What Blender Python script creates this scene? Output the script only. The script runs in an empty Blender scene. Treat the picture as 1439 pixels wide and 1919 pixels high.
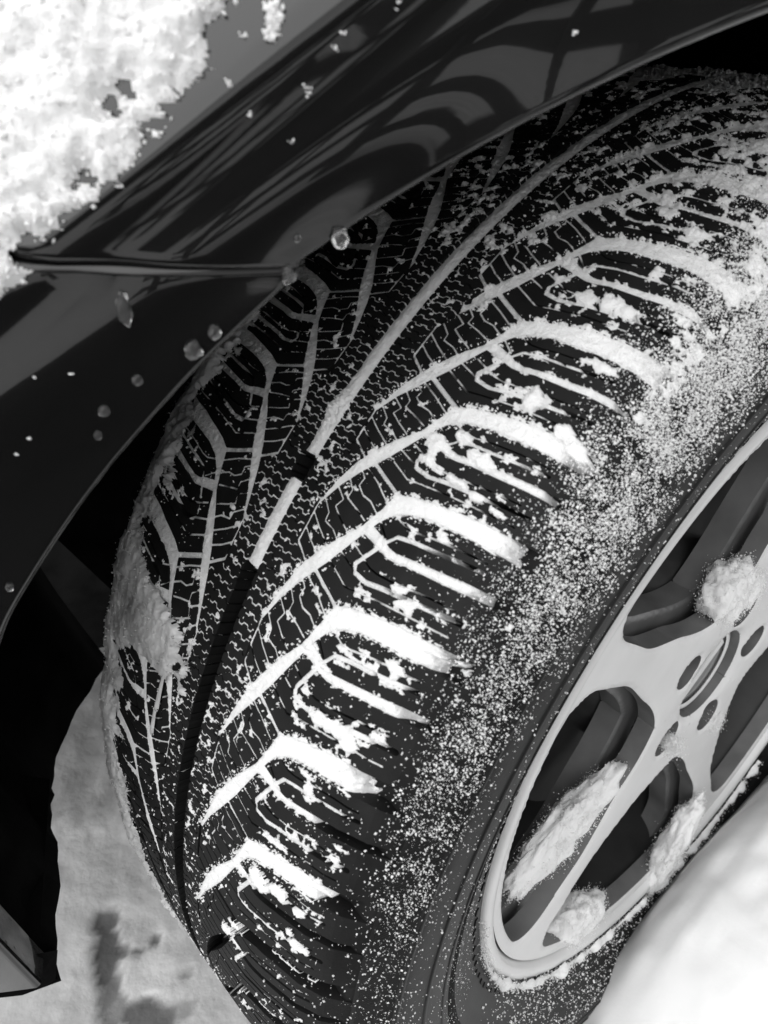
import bpy, math, random
import numpy as np
from mathutils import Vector, Matrix, noise as mnoise
from mathutils.geometry import delaunay_2d_cdt

random.seed(7)
rng = np.random.default_rng(7)
scene = bpy.context.scene
COL = scene.collection

# ------------------------------------------------------------------ camera
F_PX, PITCH = 1543.56, math.radians(35.92)          # focal length in photo pixels, camera looks down
CAM = np.array([-0.14771, -0.40504, 0.68914])       # metres; wheel centre stands over the origin
cam_d = bpy.data.cameras.new('camera'); cam = bpy.data.objects.new('camera', cam_d); COL.objects.link(cam)
cam.location = CAM; cam.rotation_euler = (math.pi / 2 - PITCH, 0, 0)
cam_d.sensor_width = 36.0; cam_d.lens = 36.0 * F_PX / 1919.0
cam_d.clip_start = 0.02; cam_d.clip_end = 500
cam_d.dof.use_dof = True; cam_d.dof.focus_distance = 0.375; cam_d.dof.aperture_fstop = 17.0
scene.camera = cam

# ------------------------------------------------------------------ sky, sun, exposure (overcast winter day, monochrome picture)
SUN_EL, SUN_AZ = math.radians(58), math.radians(220)   # azimuth clockwise from +Y: behind the camera, a little to its left
world = bpy.data.worlds.new('World'); scene.world = world; world.use_nodes = True
nt = world.node_tree; nt.nodes.clear()
wo = nt.nodes.new('ShaderNodeOutputWorld'); bg = nt.nodes.new('ShaderNodeBackground')
sky = nt.nodes.new('ShaderNodeTexSky'); sky.sky_type = 'NISHITA'; sky.sun_disc = False
sky.sun_elevation = SUN_EL; sky.sun_rotation = SUN_AZ; sky.dust_density = 0.4; sky.air_density = 1.0
bw = nt.nodes.new('ShaderNodeRGBToBW')
nt.links.new(sky.outputs['Color'], bw.inputs['Color']); nt.links.new(bw.outputs['Val'], bg.inputs['Color'])
nt.links.new(bg.outputs['Background'], wo.inputs['Surface']); bg.inputs['Strength'].default_value = 0.15
sun_d = bpy.data.lights.new('sun', 'SUN'); sun = bpy.data.objects.new('sun', sun_d); COL.objects.link(sun)
sun_d.energy = 1.4; sun_d.angle = math.radians(95); sun_d.color = (1, 1, 1)
sdir = Vector((math.sin(SUN_AZ) * math.cos(SUN_EL), math.cos(SUN_AZ) * math.cos(SUN_EL), math.sin(SUN_EL)))
sun.rotation_euler = (-sdir).to_track_quat('-Z', 'Y').to_euler()
scene.view_settings.view_transform = 'Standard'; scene.view_settings.look = 'None'
scene.view_settings.exposure = 0.95; scene.view_settings.gamma = 1.0
scene.view_settings.use_curve_mapping = False

# ------------------------------------------------------------------ frames of reference
WC = np.array([0, 0, 0.316])                         # wheel centre
AW = np.array([0.65594, -0.75481, 0.0])              # axle, pointing out of the car
E0 = np.array([0, 0, 1.0]); E1 = np.array([-0.75481, -0.65594, 0.0])
BN = np.array([0.26209, -0.96504, 0.0])              # body side, outward normal
BF = np.array([-0.96504, -0.26209, 0.0])             # towards the front of the car
CF = np.array([0, math.cos(PITCH), -math.sin(PITCH)]); CU = np.array([0, math.sin(PITCH), math.cos(PITCH)])
def ray(px, py):
    d = np.array([1.0, 0, 0]) * (px - 719.5) / F_PX - CU * (py - 959.5) / F_PX + CF
    return d / np.linalg.norm(d)
def body_pt(u, w, d):
    u, w, d = np.asarray(u, float), np.asarray(w, float), np.asarray(d, float)
    return WC + u[..., None] * BF + d[..., None] * BN + w[..., None] * E0
def wheel_pt(s, r, th):
    s, r, th = np.asarray(s, float), np.asarray(r, float), np.asarray(th, float)
    return WC + s[..., None] * AW + (r * np.cos(th))[..., None] * E0 + (r * np.sin(th))[..., None] * E1

# ------------------------------------------------------------------ noise
_tab = rng.random((256, 256))
def vnoise(x, y, seed=0):
    x = np.asarray(x, float) + seed * 17.31; y = np.asarray(y, float) + seed * 9.77
    xi = np.floor(x).astype(int); yi = np.floor(y).astype(int); fx = x - xi; fy = y - yi
    fx = fx * fx * (3 - 2 * fx); fy = fy * fy * (3 - 2 * fy)
    g = lambda i, j: _tab[i & 255, j & 255]
    return (g(xi, yi) * (1 - fx) + g(xi + 1, yi) * fx) * (1 - fy) + (g(xi, yi + 1) * (1 - fx) + g(xi + 1, yi + 1) * fx) * fy
def fbm(x, y, seed=0, octv=3):                       # about -0.5 .. 0.5
    t = 0; a = 1; n = 0
    for k in range(octv):
        t = t + a * vnoise(x * 2 ** k, y * 2 ** k, seed + k * 3); n += a; a *= 0.5
    return t / n - 0.5
def sstep(a, b, x):
    t = np.clip((x - a) / (b - a), 0, 1); return t * t * (3 - 2 * t)

# ------------------------------------------------------------------ materials (the photograph is black and white)
def mat(name, base, rough, spec=0.5, coat=0.0, bump=None, var=None, trans=0.0, ior=1.45, metal=0.0, sub=0.0):
    m = bpy.data.materials.new(name); m.use_nodes = True; t = m.node_tree; b = t.nodes['Principled BSDF']
    b.inputs['Base Color'].default_value = (base, base, base, 1); b.inputs['Roughness'].default_value = rough
    b.inputs['Specular IOR Level'].default_value = spec; b.inputs['Coat Weight'].default_value = coat
    b.inputs['Coat Roughness'].default_value = 0.03
    b.inputs['Transmission Weight'].default_value = trans; b.inputs['IOR'].default_value = ior
    b.inputs['Metallic'].default_value = metal
    if sub: b.inputs['Subsurface Weight'].default_value = sub; b.inputs['Subsurface Radius'].default_value = (1, 1, 1); b.inputs['Subsurface Scale'].default_value = 0.004
    tc = t.nodes.new('ShaderNodeTexCoord')
    if bump:
        prev = None
        for sc_, st, dist in bump:
            n = t.nodes.new('ShaderNodeTexNoise'); n.inputs['Scale'].default_value = sc_; n.inputs['Detail'].default_value = 4
            t.links.new(tc.outputs['Object'], n.inputs['Vector'])
            bp = t.nodes.new('ShaderNodeBump'); bp.inputs['Strength'].default_value = st; bp.inputs['Distance'].default_value = dist
            t.links.new(n.outputs['Fac'], bp.inputs['Height'])
            if prev: t.links.new(prev.outputs['Normal'], bp.inputs['Normal'])
            prev = bp
        t.links.new(prev.outputs['Normal'], b.inputs['Normal'])
    if var:
        sc_, lo, hi = var
        n = t.nodes.new('ShaderNodeTexNoise'); n.inputs['Scale'].default_value = sc_; n.inputs['Detail'].default_value = 5
        t.links.new(tc.outputs['Object'], n.inputs['Vector'])
        r = t.nodes.new('ShaderNodeMapRange'); r.inputs['From Min'].default_value = 0.3; r.inputs['From Max'].default_value = 0.7
        r.inputs['To Min'].default_value = lo; r.inputs['To Max'].default_value = hi
        t.links.new(n.outputs['Fac'], r.inputs['Value']); t.links.new(r.outputs['Result'], b.inputs['Base Color'])
    return m
M_RUB = mat('tyre_rubber', 0.009, 0.66, 0.25, bump=[(900, 0.25, 0.0004), (120, 0.12, 0.001)], var=(60, 0.005, 0.012))
M_SIDE = mat('sidewall_rubber', 0.01, 0.55, 0.28, bump=[(700, 0.25, 0.0004)], var=(35, 0.006, 0.014))
M_SNOW = mat('snow', 0.9, 0.75, 0.25, bump=[(1500, 0.7, 0.0008), (420, 0.6, 0.002)], var=(160, 0.86, 0.94), sub=0.5)
M_BANK = mat('bank_snow', 0.88, 0.8, 0.2, bump=[(60, .15, .004)], sub=0.3)
M_GRAIN = mat('snow_grain', 0.8, 0.5, 0.4, sub=0.0)
M_ICE = mat('slush_ice', 0.5, 0.34, 0.5, bump=[(700, 0.4, 0.001), (220, 0.35, 0.0015)], var=(45, 0.28, 0.85), sub=0.3)
M_BEAD = mat('clear_ice', 0.9, 0.05, 0.5, trans=0.97, ior=1.31, bump=[(500, 0.5, 0.001)])
M_PAINT = mat('dark_gloss_paint', 0.006, 0.16, 0.2, coat=1.0, bump=[(2600, 0.02, 0.0002)])
M_PLAST = mat('black_plastic', 0.005, 0.9, 0.03, bump=[(300, 0.3, 0.001)], var=(40, 0.003, 0.008))
M_ALLOY = mat('silver_painted_alloy', 0.68, 0.36, 0.5, coat=0.25, bump=[(1800, 0.03, 0.0003)], var=(30, 0.64, 0.72))
M_ALLOYD = mat('shade_dark_barrel', 0.02, 0.5, 0.4, var=(30, 0.012, 0.03))  # barrel colour darkened to hold the shade behind the spokes
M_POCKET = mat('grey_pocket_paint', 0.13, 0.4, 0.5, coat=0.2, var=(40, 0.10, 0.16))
M_CAP = mat('centre_cap_grey', 0.16, 0.3, 0.5, coat=0.4)
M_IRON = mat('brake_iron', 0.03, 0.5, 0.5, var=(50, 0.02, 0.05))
M_WOOD = mat('dark_fence_wood', 0.035, 0.7, 0.3, var=(8, 0.02, 0.05))
M_HEDGE = mat('dark_evergreen', 0.02, 0.8, 0.2, var=(6, 0.01, 0.035))

# ------------------------------------------------------------------ object helpers
def meshobj(name, verts, faces, m, parent=None, smooth=False, m2=None, **props):
    verts = np.ascontiguousarray(verts, dtype=np.float32)
    me = bpy.data.meshes.new(name); me.vertices.add(len(verts)); me.vertices.foreach_set('co', verts.ravel())
    if isinstance(faces, (list, tuple)) and len(faces) and isinstance(faces[0], np.ndarray): groups = faces
    else: groups = [np.asarray(faces, dtype=np.int32)]
    groups = [g for g in groups if len(g)]
    loops = np.concatenate([g.ravel() for g in groups]).astype(np.int32)
    tot = np.concatenate([np.full(len(g), g.shape[1], np.int32) for g in groups])
    st = np.concatenate([[0], np.cumsum(tot)[:-1]]).astype(np.int32)
    me.loops.add(len(loops)); me.loops.foreach_set('vertex_index', loops)
    me.polygons.add(len(tot)); me.polygons.foreach_set('loop_start', st)
    me.polygons.foreach_set('use_smooth', np.full(len(tot), smooth))
    me.materials.append(m)
    if m2:
        me.materials.append(m2); me.polygons.foreach_set('material_index', np.concatenate([np.full(len(g), min(i, 1), np.int32) for i, g in enumerate(groups)]))
    me.update(calc_edges=True); me.validate()
    return link(name, me, parent, **props)
def link(name, me, parent=None, **props):
    o = bpy.data.objects.new(name, me); COL.objects.link(o)
    if parent: o.parent = parent
    for k, v in props.items(): o[k] = v
    return o
def thing(name, loc, **props):
    o = bpy.data.objects.new(name, None); COL.objects.link(o); o.location = loc; o.empty_display_size = 0.02
    for k, v in props.items(): o[k] = v
    bpy.context.view_layer.update()
    return o
def part(name, verts, faces, m, parent, smooth=False, **props):    # world vertices -> child of an unrotated Empty
    return meshobj(name, np.asarray(verts) - np.array(parent.location), faces, m, parent, smooth, **props)
def gridfaces(nr, nc, close=False):
    r = np.arange(nr - 1)[:, None]; c = np.arange(nc if close else nc - 1)[None]; c2 = (c + 1) % nc
    return np.stack([r * nc + c, r * nc + c2, (r + 1) * nc + c2, (r + 1) * nc + c], -1).reshape(-1, 4)
def revolve(prof, th0=0, th1=2 * math.pi, n=360):
    prof = np.asarray(prof); closed = abs(th1 - th0 - 2 * math.pi) < 1e-6
    th = np.linspace(th0, th1, n, endpoint=not closed)
    V = wheel_pt(np.repeat(prof[:, 0][:, None], len(th), 1), np.repeat(prof[:, 1][:, None], len(th), 1), np.repeat(th[None], len(prof), 0))
    return V.reshape(-1, 3), gridfaces(len(prof), len(th), closed)
def compact(V, Fq):
    used = np.unique(Fq); mp = np.full(len(V), -1); mp[used] = np.arange(len(used)); return V[used], mp[Fq]

# ================================================================== tyre
PROF = np.array([(0, .316), (.03, .3155), (.06, .3135), (.078, .3105), (.088, .3065), (.096, .3000), (.1015, .290), (.105, .277), (.1065, .262)])
def r_top(s_m): return np.interp(np.abs(s_m), PROF[:, 0], PROF[:, 1])
APEX = np.array([-38, -30, -22, -14, -6, 2, 10, 18, 25.5, 33.1, 39.8, 46.15, 54.0, 63.5, 72.3, 80.6, 88.8, 97, 105, 113, 121, 129, 137])
Q_AX = np.arange(len(APEX)) - 12.0                    # pitch number 0 starts at 54 degrees
def q_of(th): return np.interp(th, APEX, Q_AX)
def th_of(q): return np.radians(np.interp(q, Q_AX, APEX))
def hit_tread(px, py):
    d = ray(px, py); ts = np.linspace(.15, 1.2, 6000); P = CAM + ts[:, None] * d - WC
    s = P @ AW; x = P @ E0; y = P @ E1; r = np.hypot(x, y)
    k = np.argmax(r < np.interp(np.abs(s), PROF[:, 0], PROF[:, 1], right=0))
    return s[k] * 1000, math.degrees(math.atan2(y[k], x[k]))

PM = 43.0                                             # one tread pitch in mm
UP = [(14.6, 1.40), (17.3, 1.17), (20.5, .95), (24.3, .765), (30, .56), (36.5, .36), (39.5, .19), (42.3, 0.0), (48.5, -.065), (56, -.112), (68.7, -.18), (80, -.21), (88, -.23), (98, -.245)]
LO = [(15.8, 1.40), (20.1, 1.18), (25.5, .98), (31.5, .755), (38.4, .43), (42, .265), (44.5, .185), (47.6, .12), (51.5, .078), (56, .045), (62, .02), (73, -.01), (85, -.03), (98, -.045)]
SU = [(40.2, .30), (46.2, .334), (50.5, .375), (54, .382), (58.4, .361), (69.4, .318), (80.7, .272), (98, .235)]
SL = [(39.0, .40), (47.0, .434), (51.5, .455), (55, .448), (60, .420), (71, .390), (81, .355), (98, .312)]
NARROW = [(15, 1.36), (15.1, 1.756), (22.3, 1.86)]
CONN = [(26.8, .85), (34.1, .924), (43, 1.01)]
TSL = [(46.5, .43), (41.8, .625), (43, .69), (48.9, .704), (56, .664), (62, .64), (70, .610), (78, .575), (85, .555)]
B1S = [(48.2, .36), (51.1, .272), (57.6, .236), (66, .208), (74, .175), (83, .14)]
SIPES = [[(45.2, .13), (51.7, .178), (55.7, .172), (62, .137), (72, .098), (82, .075)],
         [(30.6, .715), (42.6, .828), (48.4, .799), (60, .752), (72, .715), (83, .69)],
         [(37.9, .508), (44, .56), (48, .592), (52, .596), (58, .578), (70, .525), (81, .49)],
         [(33.4, .61), (42, .672)], [(42.0, .235), (47.5, .33)],
         [(57, .92), (66, .885), (75, .86), (84, .845)],
         [(25.5, .93), (33, 1.0), (41, 1.10)],
         [(24.0, .977), (27.6, 1.031), (27.1, 1.10), (30.6, 1.15), (34.8, 1.158), (39.2, 1.21)],
         [(21.2, 1.08), (25.6, 1.161), (25.5, 1.235), (31.3, 1.269), (36.6, 1.31)],
         [(19.4, 1.20), (24.2, 1.264), (22.6, 1.345), (26.6, 1.397), (32.6, 1.46)],
         [(17, 1.34), (21.5, 1.42), (21.8, 1.49), (27.2, 1.515), (30.4, 1.56)],
         [(15.2, 1.48), (21, 1.565), (28, 1.65)], [(15.2, 1.62), (20, 1.69), (25.6, 1.75)]]
DX = 0.30; NY = 144; DY = PM / NY
GX = np.arange(0, 97.6, DX); GYQ = np.arange(NY) * DY
GX2, GY2 = np.meshgrid(GX, GYQ, indexing='ij')
def dpoly(pts, closed=False):
    d = np.full(GX2.shape, 1e9); inside = np.zeros(GX2.shape, bool)
    P = np.array([(x, q * PM) for x, q in pts])
    for k in range(-3, 4):
        Q = P + np.array([0, k * PM]); B = np.roll(Q, -1, 0); ins = np.zeros(GX2.shape, bool)
        for i in range(len(Q) if closed else len(Q) - 1):
            a, b = Q[i], B[i]; ab = b - a; L = ab @ ab + 1e-12
            t = np.clip(((GX2 - a[0]) * ab[0] + (GY2 - a[1]) * ab[1]) / L, 0, 1)
            d = np.minimum(d, np.hypot(GX2 - a[0] - t * ab[0], GY2 - a[1] - t * ab[1]))
            if closed and abs(ab[1]) > 1e-9:
                c = (a[1] > GY2) != (b[1] > GY2)
                ins ^= c & (GX2 < (b[0] - a[0]) * (GY2 - a[1]) / (b[1] - a[1]) + a[0])
        inside |= ins
    return np.where(inside, -d, d)
FM = dpoly(UP + LO[::-1], True); FS = dpoly(SU + SL[::-1], True)
FN = dpoly(NARROW) - .6; FK = dpoly(CONN) - .95; FT = dpoly(TSL) - .95; FB = dpoly(B1S) - .75
FC = GX2 - 3.7; FO = 96.6 - GX2
FSI = np.full(GX2.shape, 1e9)
for sp in SIPES: FSI = np.minimum(FSI, dpoly(sp) - .36)
stop = np.minimum(FN, FM)
FRC = np.full(GX2.shape, 1e9)                         # wavy sipes of the centre rib
for i in range(11):
    pts = []
    for x in np.arange(3.0, 24, .6):
        y = i / 11 + .012 * (1 if int(x / 2.6 + i * .5) % 2 else -1) - .004 * (x - 3) / 4
        j = int(round((y % 1) * NY)) % NY
        if x > 5 and stop[min(int(x / DX), len(GX) - 1), j] < .15: break
        pts.append((x, y))
    dd = dpoly(pts)
    FSI = np.minimum(FSI, dd - .30)
    if i == 4: FRC = dpoly(pts + [(pts[-1][0] + 1.6, pts[-1][1])]) - .33
FBLK = np.minimum.reduce([FC, FM, FS, FN, FK, FO, FRC])
FALL = np.minimum.reduce([FBLK, FT, FB, FSI])
def samp(fld, s_mm, q):
    x = np.clip(np.abs(s_mm) / DX, 0, len(GX) - 1.001); y = (q % 1.0) * NY
    xi = x.astype(int); yi = np.floor(y).astype(int); fx = x - xi; fy = y - yi; y0 = yi % NY; y1 = (yi + 1) % NY
    return (fld[xi, y0] * (1 - fx) + fld[xi + 1, y0] * fx) * (1 - fy) + (fld[xi, y1] * (1 - fx) + fld[xi + 1, y1] * fx) * fy

def block_templates():
    T0, T1 = -2, 3                                    # tile pitches -2 .. 3
    F = np.concatenate([FALL] * (T1 - T0), 1); Bk = np.concatenate([FBLK] * (T1 - T0), 1)
    nx, ny = F.shape; lab = np.zeros((nx, ny), int); pos = Bk > 0; cur = 0; cells = []
    for i0 in range(0, nx, 3):
        for j0 in range(0, ny, 3):
            if pos[i0, j0] and not lab[i0, j0]:
                cur += 1; stack = [(i0, j0)]; lab[i0, j0] = cur; lst = []
                while stack:
                    i, j = stack.pop(); lst.append((i, j))
                    for a, b in ((i + 1, j), (i - 1, j), (i, j + 1), (i, j - 1)):
                        if 0 <= a < nx and 0 <= b < ny and pos[a, b] and not lab[a, b]: lab[a, b] = cur; stack.append((a, b))
                cells.append(np.array(lst))
    out = []
    for c, lst in enumerate(cells, 1):
        qm = T0 + lst[:, 1].mean() * DY / PM
        if len(lst) < 250 or not (0 <= qm < 1) or lst[:, 1].min() == 0 or lst[:, 1].max() == ny - 1: continue
        i0, i1, j0, j1 = lst[:, 0].min() - 1, lst[:, 0].max() + 1, lst[:, 1].min() - 1, lst[:, 1].max() + 1
        i0 = max(i0, 0); i1 = min(i1, nx - 1)
        f = np.where((lab[i0:i1 + 1, j0:j1 + 1] == c), F[i0:i1 + 1, j0:j1 + 1], np.minimum(F[i0:i1 + 1, j0:j1 + 1], -1e-3))
        key = {}; V = []; E = []
        def cross(a, b):
            k = (a, b) if a < b else (b, a)
            if k not in key:
                fa, fb = f[a], f[b]; t = min(max(fa / (fa - fb), .02), .98)
                key[k] = len(V); V.append(((i0 + a[0] + t * (b[0] - a[0])) * DX, (j0 + a[1] + t * (b[1] - a[1])) * DY + T0 * PM))
            return key[k]
        sg = f > 0
        mixed = (sg[:-1, :-1] != sg[1:, :-1]) | (sg[:-1, :-1] != sg[:-1, 1:]) | (sg[:-1, :-1] != sg[1:, 1:])
        for i, j in zip(*np.nonzero(mixed)):
            cs = [(i, j), (i + 1, j), (i + 1, j + 1), (i, j + 1)]; xs = []
            for a in range(4):
                p, q2 = cs[a], cs[(a + 1) % 4]
                if sg[p] != sg[q2]: xs.append((cross(p, q2), sg[p]))
            if len(xs) == 2: E.append((xs[0][0], xs[1][0]))
            else: E.append((xs[0][0], xs[1][0])); E.append((xs[2][0], xs[3][0]))
        nb = len(V); P = [Vector(v) for v in V]
        st = 8
        for i in range(0, f.shape[0], st):
            for j in range(0, f.shape[1], st):
                if f[i, j] > 1.0: P.append(Vector(((i0 + i) * DX, (j0 + j) * DY + T0 * PM)))
        E = [e for e in E if e[0] != e[1]]
        rv, re, rf, ov, oe, of = delaunay_2d_cdt(P, E, [], 0, 1e-5)
        rv = np.array([(v[0], v[1]) for v in rv]); tri = np.array([t for t in rf if len(t) == 3])
        cen = rv[tri].mean(1)
        gi = np.clip((cen[:, 0] / DX - i0), 0, f.shape[0] - 1.001); gj = np.clip((cen[:, 1] - T0 * PM) / DY - j0, 0, f.shape[1] - 1.001)
        a = gi.astype(int); b = gj.astype(int); fx = gi - a; fy = gj - b
        fc = (f[a, b] * (1 - fx) + f[a + 1, b] * fx) * (1 - fy) + (f[a, b + 1] * (1 - fx) + f[a + 1, b + 1] * fx) * fy
        tri = tri[fc > 0]
        # walls along the outline of what is left
        ed = {}
        for t in tri:
            for a, b in ((t[0], t[1]), (t[1], t[2]), (t[2], t[0])):
                k = (min(a, b), max(a, b)); ed[k] = None if k in ed else (a, b)
        wl = np.array([e for e in ed.values() if e is not None])
        bot = np.unique(wl); mp = {int(v): len(rv) + i for i, v in enumerate(bot)}
        wq = np.array([(a, mp[int(a)], mp[int(b)], b) for a, b in wl])
        out.append((rv, bot, tri, wq, float(qm)))
    return out
TEMPL = block_templates()

tyre = thing('tyre', (0, 0, 0), label='black winter tyre with snow packed in its chevron tread, steered out of the wheel arch', category='tyre')
SIDE = [(.0966, .2994), (.1015, .290), (.1038, .2835), (.1042, .2830), (.1050, .277), (.1058, .264), (.1035, .252), (.1000, .2425), (.0976, .2375), (.0972, .2362), (.0962, .2340),
        (.0946, .2318), (.0942, .2300), (.0920, .2245), (.0908, .2218), (.0903, .2208), (.0899, .2195), (.0890, .2165), (.0880, .2135), (.0865, .2112), (.082, .208)]
def floor_r(s_mm):
    d = np.where(np.abs(s_mm) < 84, 8.0, 8.0 * (1 - sstep(84, 96.5, np.abs(s_mm)))); return r_top(s_mm / 1000) - d / 1000 - 0.0002
sf = np.linspace(-96.6, 96.6, 90)
part('carcass', *revolve(np.stack([sf / 1000, floor_r(sf)], 1), n=420), M_RUB, tyre, True)
part('sidewall', *revolve(np.array(SIDE), n=420), M_SIDE, tyre, True)
part('sidewall', *revolve(np.array([(-s, r) for s, r in SIDE[::-1]]), n=240), M_SIDE, tyre, True)
def place_block(tm, k, side):
    rv, bot, tri, wq, qm = tm
    off = 0.0 if side > 0 else 0.5
    q = rv[:, 1] / PM + k + off; s = rv[:, 0]; th = th_of(q)
    top = wheel_pt(side * s / 1000, r_top(s / 1000), th)
    dep = np.where(s[bot] < 84, 7.9, 7.9 * (1 - sstep(84, 96.5, s[bot]))) + 0.15
    low = wheel_pt(side * s[bot] / 1000, r_top(s[bot] / 1000) - dep / 1000, th[bot])
    V = np.concatenate([top, low])
    return V, tri if side > 0 else tri[:, ::-1], wq if side > 0 else wq[:, ::-1]
for k in range(-8, 8):
    for side in (1, -1):
        for tm in TEMPL:
            qq = k + tm[4] + (0 if side > 0 else .5)
            if -7.0 < qq < 6.5:
                V, t, w = place_block(tm, k, side); part('tread_block', V, [t, w], M_RUB, tyre)
# the part of the tread turned away inside the wheel arch and under the car
VV = []; F3 = []; n0 = 0
ang = np.radians(np.arange(111, 111 + 232, 8.0))
for a in ang:
    for side in (1, -1):
        for (s0, s1) in ((4, 20), (23, 40), (43, 66), (69, 95)):
            for dr, (a0, a1) in ((0, (a, a + math.radians(6.6))),):
                for ss, tt, lo in ((s0, a0, 0), (s1, a0, 0), (s1, a1, 0), (s0, a1, 0), (s0, a0, 1), (s1, a0, 1), (s1, a1, 1), (s0, a1, 1)):
                    VV.append(wheel_pt(side * ss / 1000, r_top(ss / 1000) - lo * .0075 * (1 - float(sstep(84, 97, ss))) - 0.0003 * lo, tt))
                F3 += [(n0, n0 + 1, n0 + 2, n0 + 3)] + [(n0 + i, n0 + (i + 1) % 4, n0 + 4 + (i + 1) % 4, n0 + 4 + i) for i in range(4)]
                n0 += 8
part('tread_rear', np.array(VV), np.array(F3), M_RUB, tyre, kind='stuff')
# small raised dashes of moulded marking on the bead
VV = []; F3 = []; n0 = 0
for i in range(150):
    a = math.radians(i * 2.4); w = math.radians(random.uniform(.5, 1.3)); r0 = .2175 + random.uniform(-.0006, .0006)
    for (da, rr) in ((0, r0), (w, r0 + .0004), (w, r0 + .0022), (0, r0 + .0020)):
        sx = float(np.interp(rr, [p[1] for p in SIDE[::-1]], [p[0] for p in SIDE[::-1]]))
        VV += [wheel_pt(sx + .0007, rr, a + da), wheel_pt(sx - .001, rr, a + da)]
    b = n0; F3 += [(b, b + 2, b + 4, b + 6)] + [(b + 2 * j, b + 2 * j + 1, b + (2 * j + 3) % 8, b + (2 * j + 2) % 8) for j in range(4)]; n0 += 8
part('moulded_marking', np.array(VV), np.array(F3), M_RUB, tyre, kind='stuff')

# fine slanted ribbing moulded below the shoulder and narrow rings on the sidewall
VV = []; F3 = []; n0 = 0
sr = lambda r: float(np.interp(r, [p[1] for p in SIDE[::-1]], [p[0] for p in SIDE[::-1]]))
for i in range(430):
    a = math.radians(12 + i * .26); 
    for band in ((.2835, .2975, .9), (.2405, .2475, .35)):
        r0, r1, sl = band; rows = 4
        for k in range(rows):
            rr = r0 + (r1 - r0) * k / (rows - 1); aa_ = a + math.radians(sl * 2.2) * k / (rows - 1); w = math.radians(.055)
            for da, h_ in ((-w, -.0002), (0, .00028), (w, -.0002)): VV.append(wheel_pt(sr(rr) + h_ * .75, rr + h_ * .6, aa_ + da))
        F3 += [(n0 + 3 * k + j, n0 + 3 * k + j + 1, n0 + 3 * k + j + 4, n0 + 3 * k + j + 3) for k in range(rows - 1) for j in range(2)]; n0 += rows * 3
part('sidewall_ribbing', np.array(VV), np.array(F3), M_SIDE, tyre, kind='stuff')
for rc in (.2815, .2660, .2525):
    part('sidewall_ring', *revolve(np.array([(sr(rc + d) + h_, rc + d) for d, h_ in ((.0012, -.0003), (.0007, .0005), (-.0007, .0005), (-.0012, -.0003))]), n=300), M_SIDE, tyre, True)

# ================================================================== alloy wheel
wheel = thing('alloy_wheel', tuple(WC), label='silver five spoke alloy wheel inside the snowy tyre', category='wheel')
LIPP = [(.070, .199), (.0835, .2010), (.0878, .2030), (.0888, .2042), (.0894, .2066), (.0894, .2088), (.0888, .2104), (.0876, .2112), (.082, .2116)]
part('rim_lip', *revolve(np.array(LIPP), n=300), M_ALLOY, wheel, True)
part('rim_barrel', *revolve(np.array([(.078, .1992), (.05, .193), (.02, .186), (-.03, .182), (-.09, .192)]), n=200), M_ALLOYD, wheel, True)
R_CAP = .031
SPK = [math.radians(340 - 72 * i) for i in range(5)]
def window_field(X, Y, shrink, inner, ro=.1935):
    r = np.hypot(X, Y); a = np.arctan2(Y, X)           # spoke along +X; windows on both sides
    f = np.full(X.shape, 1e9)
    for sgn in (1, -1):
        ac = sgn * math.radians(36); rot = a - ac; rot = (rot + math.pi) % (2 * math.pi) - math.pi
        x = r * np.cos(rot); y = r * np.sin(rot)
        rr = .022                                      # rounded sector: wide at the rim, closing towards the hub
        ri = .074 + inner
        half = np.radians(14 + 18.3 * sstep(.035, .14, r))
        dside = (half - np.abs(rot)) * r - (.0015 + shrink)
        dro = ro - r; dri = x - (ri - .012) - shrink * .4
        d = np.stack([dside, dro, dri], 0)
        q = np.maximum(rr - d, 0); inn = rr - np.sqrt((q ** 2).sum(0)); inn = np.where(np.min(d, 0) > rr, np.min(d, 0), inn)
        f = np.minimum(f, -inn)
    return f
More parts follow.
